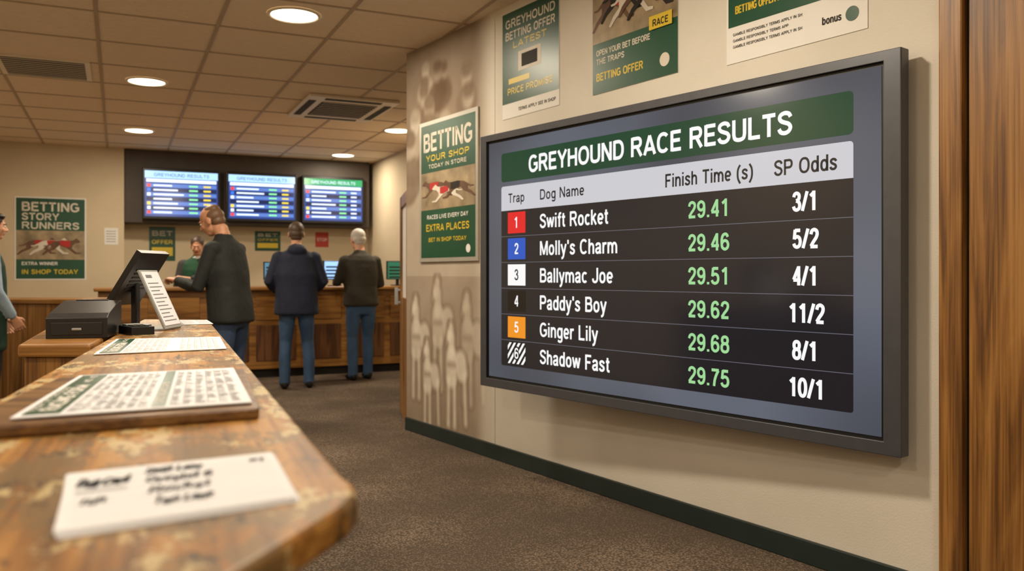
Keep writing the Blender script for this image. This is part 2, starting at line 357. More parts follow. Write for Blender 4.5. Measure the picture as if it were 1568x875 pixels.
for i in range(13):   # grandstand crowd
    cx, cz = rr.uniform(.05, 1.15), 2.78-.05*i+rr.uniform(-.04, .04); s = .05+.0035*i; v = rr.choice([.05, .12, .22, .62])
    shapes.append(((cx-.03, cz-3.4*s), (cx+.03, cz-2.8*s), s*1.9, v)); shapes.append(((cx, cz-.02), (cx, cz+.01), s, v+.40 if v < .5 else .85)); shapes.append(((cx-.02, cz+.6*s), (cx+.02, cz+.6*s), s*.75, v*.8))
nx, nz = 130, 280
MW = 1.27; bm = bmesh.new(); cl_ = bm.loops.layers.float_color.new('print'); vg = {}; vc = {}
da, lb, wc = (92, 70, 50), (228, 220, 206), WALLC
for i in range(nx+1):
    for j in range(nz+1):
        x = MW*i/nx; z = .1+(CH-.1)*j/nz
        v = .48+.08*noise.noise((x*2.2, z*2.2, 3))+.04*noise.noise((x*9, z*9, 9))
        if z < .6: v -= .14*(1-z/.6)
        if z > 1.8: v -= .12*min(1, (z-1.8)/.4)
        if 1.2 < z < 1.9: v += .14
        for a, b, r_, sv in shapes:
            if abs(x-a[0]) > .35 or not (min(a[1], b[1])-.25 < z < max(a[1], b[1])+.25): continue
            k_ = sm(capsule(x, z, a, b, r_))
            if k_: v = v*(1-k_*.8)+(sv+.07*noise.noise((x*12, z*12, sv*9)))*k_*.8
        v = max(0, min(1, v))
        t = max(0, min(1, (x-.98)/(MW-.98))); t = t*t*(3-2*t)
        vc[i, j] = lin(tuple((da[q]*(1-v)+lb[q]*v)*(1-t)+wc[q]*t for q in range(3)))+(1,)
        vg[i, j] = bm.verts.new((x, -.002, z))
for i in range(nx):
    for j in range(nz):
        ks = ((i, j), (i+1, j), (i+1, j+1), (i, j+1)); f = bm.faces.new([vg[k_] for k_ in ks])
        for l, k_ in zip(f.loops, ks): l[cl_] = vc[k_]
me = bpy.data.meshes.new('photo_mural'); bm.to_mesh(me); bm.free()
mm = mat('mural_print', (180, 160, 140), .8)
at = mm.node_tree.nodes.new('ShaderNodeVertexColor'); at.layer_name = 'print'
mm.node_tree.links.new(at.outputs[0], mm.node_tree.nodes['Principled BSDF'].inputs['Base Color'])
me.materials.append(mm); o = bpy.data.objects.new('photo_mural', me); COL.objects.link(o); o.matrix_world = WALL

# ------------------------------------------------------------ posters
def poster(name, F, x0, x1, z0, z1, y, style):
    e = empty(name, F)
    w = x1-x0; h = z1-z0
    p = P(['pframe' if style == 'framed' else 'white']); p.box(x0, x1, y-.012 if style == 'framed' else y-.003, y, z0, z1); p.obj('poster_backing', e, bevel=.002)
    y = y-(.0125 if style == 'framed' else .0035)
    p = P(['pgreen', 'white', 'pyellow', 'pphoto', 'dogbrown', 'dogred', 'dogwhite', 'dark'])
    m = {'framed': .03, 'C': .012, 'left': .018}.get(style, .001)
    X0, X1, Z0, Z1 = x0+m, x1-m, z0+m, z1-m
    W = X1-X0; H = Z1-Z0
    def R(a, b, c, d, k, mi): p.rect(X0+a*W, X0+b*W, Z0+c*H, Z0+d*H, y-.0004*k, mi)
    def T(s, a, b, c, cap, k, mi): add_text(p, s, X0+a*W, X0+b*W, Z0+c*H, cap*H, y-.0004*k, mi, w=.19)
    def D(a, b, r_, mi):
        n = 20; p.poly([(X0+W*a+r_*math.cos(2*math.pi*k/n), y-.001, Z0+H*b+r_*math.sin(2*math.pi*k/n)) for k in range(n)], mi)
    if style == 'framed':
        R(0, 1, 0, 1, 0, 0)
        T('BETTING', .05, .95, .80, .135, 2, 6); T('YOUR SHOP', .10, .90, .725, .045, 2, 2)
        T('TODAY IN STORE', .15, .85, .67, .03, 2, 6)
        R(0, 1, .36, .64, 1, 3)
        for i, (a, b) in enumerate(((.0, .42), (.22, .38), (.42, .40))):
            add_dog(p, X0+max(a, .02)*W, Z0+b*H, W*.56, H*.22, y-.001-.0012*i, (4, 6, 4)[i], jacket=(5, 5, 7)[i], flip=True)
        T('RACES LIVE EVERY DAY', .12, .88, .29, .03, 2, 1); T('EXTRA PLACES', .1, .9, .2, .05, 2, 2); T('BET IN SHOP TODAY', .15, .85, .12, .03, 2, 2)
        D(.88, .06, .03, 1)
    elif style == 'A':
        R(0, 1, .14, 1, 0, 0)
        T('GREYHOUND', .06, .94, .85, .08, 2, 6); T('BETTING OFFER', .06, .94, .74, .075, 2, 6); T('LATEST', .2, .8, .65, .06, 2, 2)
        R(.3, .7, .42, .6, 1, 6); R(.36, .64, .45, .57, 2, 7); R(.12, .5, .32, .37, 1, 2); T('PRICE PROMISE', .1, .9, .22, .06, 2, 2); T('TERMS APPLY SEE IN SHOP', .3, .95, .05, .03, 1, 7)
    elif style == 'B':
        R(0, 1, 0, 1, 0, 0); R(0, 1, .40, 1, 1, 3)
        for i in range(5): add_dog(p, X0+W*(.02+.11*i), Z0+H*(.44+.05*(i % 2)), W*.50, H*.5, y-.001-.0012*i, (4, 7, 6, 4, 7)[i], jacket=(5, 5, 1, 5, 7)[i])
        T('OPEN YOUR BET BEFORE', .05, .7, .30, .045, 2, 6); T('THE TRAPS', .05, .4, .23, .045, 2, 6); T('BETTING OFFER', .05, .62, .10, .06, 2, 2); R(.70, .95, .36, .46, 20, 2); T('RACE', .74, .91, .38, .05, 21, 7)
        D(.86, .12, .035, 6)
    elif style == 'C':
        R(0, 1, .22, 1, 0, 0); T('RACE CARD EVERY DAY', .05, .95, .42, .07, 2, 2); T('BETTING OFFER NUMBERS', .06, .6, .30, .05, 2, 2)
        R(.62, .95, .28, .38, 1, 2); T('3.50', .70, .88, .30, .06, 2, 7)
        for i in range(3): T('GAMBLE RESPONSIBLY TERMS APPLY IN SHOP'[:36-8*(i % 2)], .04, .58-.1*(i % 2), .16-.04*i, .018, 1, 7)
        T('bonus', .72, .85, .07, .045, 1, 7); D(.92, .09, .03, 0)
    elif style == 'left':
        R(0, 1, 0, 1, 0, 0); T('BETTING', .08, .92, .84, .11, 2, 6); T('STORY', .08, .62, .73, .085, 2, 6); T('RUNNERS', .08, .92, .62, .085, 2, 6)
        R(0, 1, .24, .60, 1, 3)
        for i in range(3): add_dog(p, X0+W*(.03+.18*i), Z0+H*.26, W*.55, H*.34, y-.001-.0012*i, (4, 6, 4)[i], jacket=5)
        T('EXTRA WINNER', .08, .6, .17, .04, 2, 1); T('IN SHOP TODAY', .08, .9, .06, .055, 2, 2)
    else:
        R(0, 1, 0, 1, 0, 0); T('BET', .1, .9, .74, .14, 2, 6); T('OFFER', .1, .9, .5, .12, 2, 2); R(.1, .9, .15, .4, 1, 2)
    p.obj('poster_print', e)
poster('framed_betting_poster', WALL, .24, 1.08, 1.31, 2.36, -.004, 'framed')
poster('betting_poster', WALL, 1.365, 1.97, 2.22, 2.90, -.001, 'A')
poster('greyhound_racing_poster', WALL, 2.28, 2.94, 2.22, 2.92, -.001, 'B')
poster('racecard_poster', WALL, 3.25, 3.97, 2.19, 2.92, -.001, 'C')
poster('framed_greyhound_poster', ROOM, -1.227, -.39, 1.14, 2.24, 12.699, 'left')
poster('small_offer_poster', ROOM, .40, .75, 1.41, 1.9, 13.099, 's')
poster('offer_sign', ROOM, 1.86, 2.24, 1.57, 1.87, 13.099, 's')
p = P(['white', 'print']); p.box(-.17, 0, 12.697, 12.7, 1.62, 1.85)
for i in range(5): p.rect(-.15, -.03, 1.66+i*.035, 1.668+i*.035, 12.6965, 1)
p.obj('paper_notice', mtx=ROOM)
p = P(['red', 'white']); p.box(2.767, 2.971, 13.095, 13.1, 1.64, 1.87); add_text(p, 'STOP', 2.79, 2.95, 1.73, .05, 13.094, 1); p.obj('red_warning_sign', mtx=ROOM)

# ------------------------------------------------------------ the big television
W, H = 2.608, 1.516
e = empty('wall_mounted_television', TV)
b0, b1, bt, bb = .060, .070, .041, .052
p = P(['tvframe', 'tvback'])
outer = [(0, 0), (W, 0), (W, H), (0, H)]; inner = [(b0, bb), (W-b1, bb), (W-b1, H-bt), (b0, H-bt)]
yf, yi = -.014, -.010
for i in range(4):
    j = (i+1) % 4; o0, o1, i0, i1 = outer[i], outer[j], inner[i], inner[j]
    p.poly([(o0[0], yf, o0[1]), (o1[0], yf, o1[1]), (i1[0], yf, i1[1]), (i0[0], yf, i0[1])], 0)
    p.poly([(i0[0], yf, i0[1]), (i1[0], yf, i1[1]), (i1[0], .004, i1[1]), (i0[0], .004, i0[1])], 1)
    p.poly([(o1[0], yf, o1[1]), (o0[0], yf, o0[1]), (o0[0], .045, o0[1]), (o1[0], .045, o1[1])], 0)
p.poly([(0, .045, 0), (0, .045, H), (W, .045, H), (W, .045, 0)], 1)
bmesh.ops.remove_doubles(p.bm, verts=p.bm.verts, dist=1e-5)
p.obj('bezel', e, bevel=.004)
p = P(['tvback']); p.box(W*.3, W*.7, .045, .075, H*.25, H*.75); p.box(W*.46, W*.54, .075, .125, H*.3, H*.7); p.obj('swivel_mount', e, bevel=.004)

def screen_mat(name, rgb, strength=1.0, var=0):
    m = bpy.data.materials.new(name); m.use_nodes = True
    nt = m.node_tree; b = nt.nodes['Principled BSDF']; c = lin(rgb)+(1,)
    b.inputs['Base Color'].default_value = (.01, .01, .012, 1); b.inputs['Roughness'].default_value = .16
    b.inputs['Specular IOR Level'].default_value = .6
    b.inputs['Emission Color'].default_value = c; b.inputs['Emission Strength'].default_value = strength
    if var:
        tc = nt.nodes.new('ShaderNodeTexCoord'); n = nt.nodes.new('ShaderNodeTexNoise'); n.inputs['Scale'].default_value = .9; n.inputs['Detail'].default_value = 1
        nt.links.new(tc.outputs['Object'], n.inputs['Vector'])
        r = nt.nodes.new('ShaderNodeValToRGB'); r.color_ramp.elements[0].position = .35; r.color_ramp.elements[1].position = .65
        r.color_ramp.elements[0].color = tuple(v*(1-var) for v in c[:3])+(1,); r.color_ramp.elements[1].color = tuple(v*(1+var) for v in c[:3])+(1,)
        nt.links.new(n.outputs['Fac'], r.inputs[0]); nt.links.new(r.outputs[0], b.inputs['Emission Color'])
    return m
S = {k: screen_mat('screen_'+k, v) for k, v in dict(green=(10, 64, 42), head=(202, 202, 208), row=(22, 22, 28), line=(100, 100, 110), white=(248, 248, 248), time=(158, 216, 152), ink=(22, 24, 30), red=(224, 28, 32), blue=(28, 84, 190), black=(0, 0, 0), orange=(238, 146, 30)).items()}
S['bg'] = screen_mat('screen_bg', (82, 87, 98), 1, .35)
p = P([S['bg'], 'tvback']); p.rect(b0+.012, W-b1-.012, bb+.012, H-bt-.012, 0, 0); p.rect(b0-.01, W-b1+.01, bb-.01, H-bt+.01, .002, 1); p.obj('screen', e)
sx = lambda s: s*W
tz = lambda t: (1-t)*H
keys = ['green', 'head', 'row', 'line', 'white', 'time', 'ink', 'red', 'blue', 'black', 'orange']
p = P([S[k] for k in keys]); K = {k: i for i, k in enumerate(keys)}
p.rrect(sx(.0748), sx(.9254), tz(.195), tz(.083), -.001, .02, K['green'])
p.rrect(sx(.0748), sx(.9254), tz(.307), tz(.212), -.001, .015, K['head'], rb=False)
p.rrect(sx(.0748), sx(.9254), tz(.908), tz(.307), -.001, .012, K['row'], rt=False)
for i in range(1, 6): p.rect(sx(.0748), sx(.9254), tz(.307+.1002*i)-.0015, tz(.307+.1002*i)+.0015, -.0016, K['line'])
p.obj('results_table', e)
p = P([S[k] for k in keys])
ty = -.0024
add_text(p, 'GREYHOUND RACE RESULTS', sx(.1724), sx(.8236), tz(.171), .063*H, ty, K['white'], w=.185)
for s_, a, b, c in (('Trap', .1005, .158, .036), ('Dog Name', .2097, .348, .038), ('Finish Time (s)', .5614, .7507, .042), ('SP Odds', .790, .900, .043)):
    add_text(p, s_, sx(a), sx(b), tz(.282 if c > .04 else .278), c*H, ty, K['ink'], w=.155)
rows = [('Swift Rocket', .416, '29.41', '3/1', .8236, .8668, 'red'), ("Molly's Charm", .441, '29.46', '5/2', .824, .869, 'blue'), ('Ballymac Joe', .4288, '29.51', '4/1', .824, .867, 'white'),
        ("Paddy's Boy", .411, '29.62', '11/2', .8166, .879, 'black'), ('Ginger Lily', .387, '29.68', '8/1', .8236, .8668, 'orange'), ('Shadow Fast', .420, '29.75', '10/1', .8166, .878, 'stripe')]
for i, (nm, x1, tm, od, o0, o1, c) in enumerate(rows):
    t0 = .307+.1002*i; base = tz(t0+.076)
    add_text(p, nm, sx(.2097), sx(x1), base, .052*H, ty, K['white'], w=.16)
    add_text(p, tm, sx(.614), sx(.703), base, .051*H, ty, K['time'], w=.17)
    add_text(p, od, sx(o0), sx(o1), base, .052*H, ty, K['white'], w=.185)
    xa, xb, za, zb = sx(.0988), sx(.161), tz(t0+.089), tz(t0+.008)
    if c != 'stripe': p.rect(xa, xb, za, zb, -.0018, K[c])
    else:
        p.rect(xa, xb, za, zb, -.0018, K['black'])
        w = xb-xa; h = zb-za; sl = .6
        def clip(poly, lim, sgn):
            out = []
            for q in range(len(poly)):
                A, B = poly[q], poly[(q+1) % len(poly)]
                ia, ib = sgn*(A[0]-lim) >= 0, sgn*(B[0]-lim) >= 0
                if ia: out.append(A)
                if ia != ib:
                    tt = (lim-A[0])/(B[0]-A[0]); out.append((lim, A[1]+tt*(B[1]-A[1])))
            return out
        for k in range(-3, 7):   # diagonal stripes clipped to the square
            a0 = k*w/4; a1 = a0+w/8
            poly = clip([(a0, 0), (a1, 0), (a1+sl*w, h), (a0+sl*w, h)], 0, 1)
            if len(poly) > 2: poly = clip(poly, w, -1)
            if len(poly) > 2: p.poly([(xa+a, -.0021, za+b) for a, b in poly], K['white'])
        cx = (xa+xb)/2; add_text(p, '6', cx-.019, cx+.019, tz(t0+.069), .042*H, ty-.0001, K['black'], w=.42)
    d = str(i+1); cx = (xa+xb)/2-(.003 if d == '1' else 0)
    add_text(p, d, cx-.019, cx+.019, tz(t0+.069), .042*H, ty-.0004, K['ink'] if d == '3' else K['white'], w=.15)
p.obj('results_text', e)

# ------------------------------------------------------------ back wall bulkhead and televisions
p = P(['bulk']); p.box(.075, 3.52, 12.72, 13.1, 1.93, CH); p.obj('screen_bulkhead', mtx=ROOM, bevel=.01)
T2 = {k: screen_mat('far_'+k, v, 1.7) for k, v in dict(bg=(40, 60, 120), head=(160, 200, 235), green=(40, 150, 90), row=(80, 110, 176), wht=(215, 228, 245), yel=(230, 200, 60), red=(220, 60, 50), tim=(130, 220, 150), dk=(24, 34, 70), blu=(50, 110, 230)).items()}
tk = list(T2)
TK = {k: i for i, k in enumerate(tk)}
for n, (a, b, hd) in enumerate(((.301, 1.314, 'head'), (1.40, 2.395, 'head'), (2.471, 3.408, 'green'))):
    e = empty('wall_television', ROOM)
    p = P(['black']); p.box(a, b, 12.62, 12.70, 1.98, 2.69); p.box(a+.35, b-.35, 12.70, 12.72, 2.2, 2.5); p.obj('casing', e, bevel=.01)
    p = P([T2[k] for k in tk]); y = 12.617; z0, z1 = 2.02, 2.65; x0, x1 = a+.03, b-.03; w = x1-x0
    p.rect(x0, x1, z0, z1, y, TK['bg'])
    p.rect(x0, x1, z1-.10, z1, y-.001, TK[hd])
    add_text(p, 'GREYHOUND RESULTS', x0+w*.12, x0+w*.88, z1-.075, .045, y-.002, TK['dk' if hd == 'head' else 'wht'])
    p.rect(x0+.02, x1-.02, z1-.155, z1-.11, y-.001, TK['wht'])
    for i in range(7):
        zz = z1-.225-i*.062
        p.rect(x0+.02, x1-.02, zz, zz+.05, y-.001, TK['dk' if i % 2 else 'row'])
        p.rect(x0+.03, x0+.075, zz+.004, zz+.046, y-.002, TK[('red', 'blu', 'wht', 'dk', 'yel', 'wht', 'red')[i]])
        p.rect(x0+.11, x0+.11+w*(.25+.08*((i*7+n) % 3)), zz+.014, zz+.036, y-.002, TK['wht'])
        p.rect(x0+w*.6, x0+w*.72, zz+.014, zz+.036, y-.002, TK['tim']); p.rect(x0+w*.8, x0+w*.9, zz+.014, zz+.036, y-.002, TK['yel' if n < 2 else 'wht'])
    p.obj('screen_results', e)

# ------------------------------------------------------------ service counter
e = empty('service_counter', ROOM)
p = P(['oakh', 'oakd', 'dark']); p.box(-.2, 3.56, 10.18, 10.7, .1, 1.03, 0)
for x in [-.2+.54*i for i in range(7)]:
    p.box(x+.04, x+.50, 10.165, 10.18, .2, .62, 1); p.box(x+.04, x+.50, 10.165, 10.18, .68, .96, 0)
p.box(-.2, 3.56, 10.24, 10.66, 0, .1, 2); p.obj('cabinet', e, bevel=.006)
p = P(['oakh']); p.box(-.24, 3.58, 10.08, 10.76, 1.03, 1.07); p.obj('worktop', e, bevel=.012, seg=3)

def desk_monitor(name, v, u, z, sw, sh, scr, yaw=0, F=ROOM):
    e = empty(name, F @ Matrix.Translation((v, u, z)) @ Matrix.Rotation(yaw, 4, 'Z'))
    p = P(['black', scr]); p.box(-sw/2, sw/2, -.02, .02, .08, .08+sh); p.box(-.02, .02, 0, .03, .01, .1); p.cyl((0, .01, 0), .09, .012)
    p.rect(-sw/2+.012, sw/2-.012, .092, .08+sh-.012, -.0215, 1)
    for i in range(4): p.rect(-sw/2+.03, sw/2-.06-.02*i, .1+sh*.18*i, .1+sh*.18*i+.02, -.022, 0)
    p.obj('display', e, bevel=.004)
desk_monitor('desktop_monitor', 2.46, 10.5, 1.07, .30, .24, screen_mat('desk_blue', (150, 190, 240), 1.6), .1)
desk_monitor('desktop_monitor', 3.28, 10.5, 1.07, .30, .24, screen_mat('desk_green', (30, 110, 80), 1.0), 0)
desk_monitor('desktop_monitor', 1.75, 10.55, 1.07, .30, .22, screen_mat('desk_b2', (90, 130, 150), 1.2), 0)

# ------------------------------------------------------------ side door leaf behind the wall end
DF = frame(-1.0, 7.5, .165, -.80)
e = empty('door_2', DF)
L_ = .80
p = P(['oakv']); p.box(0, L_, 0, .045, 0, 1.02); p.box(0, .1, 0, .045, 1.02, 1.9); p.box(L_-.1, L_, 0, .045, 1.02, 1.9); p.box(.1, L_-.1, 0, .045, 1.8, 1.9); p.obj('leaf', e, bevel=.004)
p = P(['white']); p.box(.1, L_-.1, .018, .027, 1.02, 1.8); p.obj('glazed_panel', e)
p = P(['grey']); p.box(.05, .075, -.05, -.02, .95, 1.1); p.box(.055, .07, -.02, 0, .96, .98); p.box(.055, .07, -.02, 0, 1.07, 1.09); p.obj('handle', e, bevel=.003)

# ------------------------------------------------------------ foreground counter
e = empty('customer_counter')
top = [(-1.46, 4.05), (-.185, .925), (-.164, .885), (-.154, .84), (-.156, .80), (-.2, .62), (-.27, .32), (-.74, .32), (-.907, 1.49), (-1.80, 4.10)]
top = top[::-1]
p = P(['oakc']); p.prism(top, .965, 1.0); p.obj('worktop', e, bevel=.011, seg=4)
body = [(-1.53, 3.98), (-.28, .93), (-.26, .84), (-.33, .45), (-.66, .45), (-.83, 1.49), (-1.72, 4.02)][::-1]
p = P(['oakd', 'oakh']); p.prism(body, .0, .965); p.obj('base_panels', e, bevel=.01)
# return shelf at the left carrying the till
e2 = empty('till_cabinet')
p = P(['oakh']); p.prism([(-1.54, 2.62), (-1.315, 2.62), (-1.65, 3.62), (-1.98, 3.62)], .96, 1.0)
p.obj('worktop', e2, bevel=.008)
p = P(['oakv']); p.prism([(-1.53, 2.64), (-1.32, 2.64), (-1.65, 3.6), (-1.96, 3.6)], 0, .96); p.obj('carcass', e2, bevel=.004)
e3 = empty('low_oak_desk')
p = P(['oakv', 'oakh']); p.box(-4.9, -3.78, 7.35, 7.9, 0, .96, 0); p.box(-4.92, -3.74, 7.32, 7.92, .96, 1.0, 1); p.obj('desk_body', e3, bevel=.006)

# papers on the counter
def quad_fn(nl, nr, fr, fl, z):
    def q(a, b, dz=0):
        x = (nl[0]*(1-a)+nr[0]*a)*(1-b)+(fl[0]*(1-a)+fr[0]*a)*b
        y = (nl[1]*(1-a)+nr[1]*a)*(1-b)+(fl[1]*(1-a)+fr[1]*a)*b
        return (x, y, z+dz)
    return q
def quad(p, q, a0, a1, b0, b1, dz, mi): p.poly([q(a0, b0, dz), q(a1, b0, dz), q(a1, b1, dz), q(a0, b1, dz)], mi)
def racing_sheet(nl, nr, fr, fl, z, full=True):
    q = quad_fn(nl, nr, fr, fl, z)
    p = P(['paper', 'pgreen', 'print', 'white'])
    p.prism([nl, nr, fr, fl], z-.002, z)
    r = random.Random(5)
    quad(p, q, .03, .18, .03, .97, .0008, 1)
    if full: quad(p, q, .55, .61, .03, .97, .0008, 1)
    def dashes(a0, a1, cols, rows_):
        for i in range(cols):
            ca = a0+(a1-a0)*i/cols; cw = (a1-a0)/cols
            for j in range(rows_):
                b_ = .05+.9*j/rows_
                if j % 9 == 8: continue
                if r.random() > .15: quad(p, q, ca+.1*cw, ca+cw*(.45+.45*r.random()), b_, b_+.32*.9/rows_, .0009, 2)
            quad(p, q, ca, ca+.0025, .04, .96, .0009, 2)
    dashes(.20, .54, 7, 36); dashes(.63, .97, 6, 36)
    # masthead lettering running along the green band
    for s_, t0, t1, a_, cp in (('RACING FORM', .08, .66, .155, .075), ('TODAY AT THE DOGS', .08, .62, .065, .028), ('NO. 42', .74, .93, .13, .04)):
        for v in add_text(p, s_, t0, t1, 0, cp, 0, 3, w=.2): v.co = q(a_-v.co.z, v.co.x, .0012)
    if full:
        for v in add_text(p, 'GREYHOUND CARD', .1, .6, 0, .035, 0, 3, w=.2): v.co = q(.597-v.co.z, v.co.x, .0012)
    return p
e = empty('racing_form_board')
p = P(['boardw']); p.prism([(-.745, 1.085), (-.383, 1.275), (-.572, 1.80), (-.885, 1.64)], 1.0, 1.018); p.obj('board', e, bevel=.004)
p = racing_sheet((-.688, 1.152), (-.402, 1.300), (-.588, 1.775), (-.842, 1.638), 1.0225); p.obj('racing_form', e)
p = racing_sheet((-1.128, 2.267), (-.829, 2.443), (-1.0066, 2.90), (-1.316, 2.80), 1.004, False); p.obj('race_card_sheet')
p = racing_sheet((-1.43, 3.60), (-1.30, 3.66), (-1.44, 3.97), (-1.60, 3.95), 1.004, False); p.obj('race_card_sheet')

# hand-written note pad
e = empty('handwritten_notes')
nl, nr, fr, fl = (-.382, .700), (-.2095, .812), (-.2905, 1.015), (-.478, .905)
for i in range(3):
    j = .003*i
    p = P(['paper']); p.prism([(nl[0]+j, nl[1]-j), (nr[0]+j, nr[1]-j*.3), (fr[0]+j*.5, fr[1]+j*.4), (fl[0]-j, fl[1]+j)][::1], 1.0+.0018*(2-i), 1.0+.0018*(2-i)+.0014); p.obj('sheet', e)
q = quad_fn(nl, nr, fr, fl, 1.0052)
M['rule'] = mat('ruled_line', (186, 192, 206), .8, var=.02)
p = P(['rule', 'ink'])
for j in range(10): quad(p, q, .05, .97, .1+.085*j, .104+.085*j, .0002, 0)
for s_, a0, a1, b_, cp in (('Dog Card', .05, .27, .66, .15), ('run', .08, .18, .34, .12), ('Swift Lane', .35, .62, .80, .12), ('Greyhd 6', .35, .66, .60, .12), ('Rocket', .36, .64, .40, .12), ('Two Lane', .38, .64, .19, .12), ('xt', .86, .94, .80, .10)):
    for v in add_text(p, s_, a0, a1, b_, cp, 0, 1, w=.13, gap=.02, slant=.12, wob=.10): v.co = q(v.co.x, v.co.z, .0006)
quad(p, q, .05, .27, .56, .572, .0006, 1)
p.obj('handwriting', e)

# till: base box, tilted display, leaflet stand, card reader
e = empty('cash_register', frame(-1.575, 2.84, .93, .30, 1.0))
p = P(['black', 'grey', 'tvback'])
prof = [(0, 0), (.36, 0), (.36, .120), (.30, .120), (.05, .085), (0, .070)]
a = [p.bm.verts.new((0, y, z)) for y, z in prof]; b = [p.bm.verts.new((.19, y, z)) for y, z in prof]
p.bm.faces.new(a[::-1]); p.bm.faces.new(b)
for i in range(len(prof)): p.bm.faces.new((a[i], a[(i+1) % len(prof)], b[(i+1) % len(prof)], b[i]))
p.box(.015, .175, -.004, .0, .012, .055, 2); p.box(.08, .11, -.008, -.004, .028, .036, 1); p.box(.04, .15, .31, .35, .12, .124, 2)
p.obj('till_body', e, bevel=.006)
e = empty('till_display', frame(-1.535, 3.43, .10, .99, 1.0))
p = P(['black', 'tvback'])
p.cyl((0, 0, .0), .06, .014); p.box(-.015, .015, -.012, .012, .012, .18); p.obj('stand', e, bevel=.003)
p = P(['black', 'tvback']); p.box(-.11, .11, -.012, .012, -.125, .125)
for i in range(6): p.box(-.07, .07, -.014, -.012, -.05+.018*i, -.042+.018*i, 1)
o = p.obj('screen_shell', e, bevel=.006); o.location = (0, -.01, .205); o.rotation_euler = (math.radians(33), 0, 0)
e = empty('leaflet_stand', frame(-1.345, 3.34, -.05, .99, 1.0))
p = P(['grey', 'paper', 'print']); p.box(-.095, .095, -.004, .004, 0, .25); p.box(-.085, .085, -.006, -.0042, .012, .242, 1)
for i in range(11): p.rect(-.07, .06-.02*(i % 3), .03+.016*i, .034+.016*i, -.0065, 2)
p.rect(-.06, .0, .215, .228, -.0065, 2)
o = p.obj('panel', e, bevel=.002); o.rotation_euler = (math.radians(-24), 0, 0); o.location = (0, 0, .006)
p = P(['grey']); p.box(-.09, .09, 0, .09, 0, .008); o = p.obj('foot', e, bevel=.002)
e = empty('card_reader', frame(-1.385, 3.10, .75, .62, 1.0))
p = P(['black', 'grey'])
p.prism([(-.04, -.085), (.04, -.085), (.045, .06), (.03, .09), (-.03, .09), (-.045, .06)], 0, .03); p.box(-.03, .03, .02, .075, .03, .035, 1)
for ix in range(3):
    for iy in range(4): p.box(-.028+.02*ix, -.014+.02*ix, -.07+.02*iy, -.057+.02*iy, .03, .034, 0)
p.obj('reader_body', e, bevel=.006)

# ------------------------------------------------------------ ceiling fittings
def downlight(x, y, power, vis=True):
    e = empty('ceiling_downlight', Matrix.Translation((x, y, CH)))
    p = P(['rim', 'lens']); n = 40
    prof = [(.175, -.001), (.172, -.010), (.158, -.014), (.150, -.008)]
    rings = [[p.bm.verts.new((R_*math.cos(2*math.pi*k/n), R_*math.sin(2*math.pi*k/n), z)) for k in range(n)] for R_, z in prof]
    for a, b in zip(rings, rings[1:]):
        for k in range(n): p.bm.faces.new((a[k], a[(k+1) % n], b[(k+1) % n], b[k]))
    f = p.bm.faces.new(rings[-1]); f.material_index = 1
    p.obj('trim_ring', e, smooth=False)
    l = bpy.data.lights.new('downlight_lamp', 'AREA'); l.shape = 'DISK'; l.size = .28; l.energy = power; l.color = (1, .86, .66)
    o = bpy.data.objects.new('downlight_lamp', l); COL.objects.link(o); o.parent = e; o.location = (0, 0, -.02)
for x, y, pw in [(-1.45, 5.6, 42), (-3.27, 7.53, 40), (-4.48, 10.1, 38), (-1.37, 10.1, 38), (-2.45, 12.2, 26), (-2.7, 3.4, 24), (-.30, 2.9, 62), (-1.7, .9, 24), (1.2, -.4, 30), (-.4, -1.5, 26)]:  # first five in view; the unseen rest added, chiefly to light the TV wall
    downlight(x, y, pw)

e = empty('air_conditioning_cassette', ROOM @ Matrix.Translation((2.10, 8.66, CH)))
p = P(['rim', 'slot']); p.box(-.45, .45, -.60, .60, -.03, 0, 0); p.obj('fascia', e, bevel=.015)
p = P(['rim', 'slot']); p.box(-.28, .28, -.36, .36, -.034, -.03, 1)
for i in range(16): p.box(-.27, .27, -.35+i*.045, -.340+i*.045, -.038, -.034, 1 if i % 2 else 0)
for s_ in (-1, 1):
    p.box(s_*.38-.035, s_*.38+.035, -.40, .40, -.034, -.03, 1); p.box(-.28, .28, s_*.5-.035, s_*.5+.035, -.034, -.03, 1)
p.obj('grille', e)
e = empty('ceiling_air_vent', ROOM @ Matrix.Translation((-.55, 8.02, CH)))
p = P(['rim', 'slot']); p.box(-.34, .34, -.36, .36, -.012, 0, 0); p.box(-.30, .30, -.32, .32, -.014, -.012, 1)
for i in range(9): p.box(-.30, .30, -.30+i*.07, -.290+i*.07, -.018, -.014, 0)
p.obj('louvres', e)

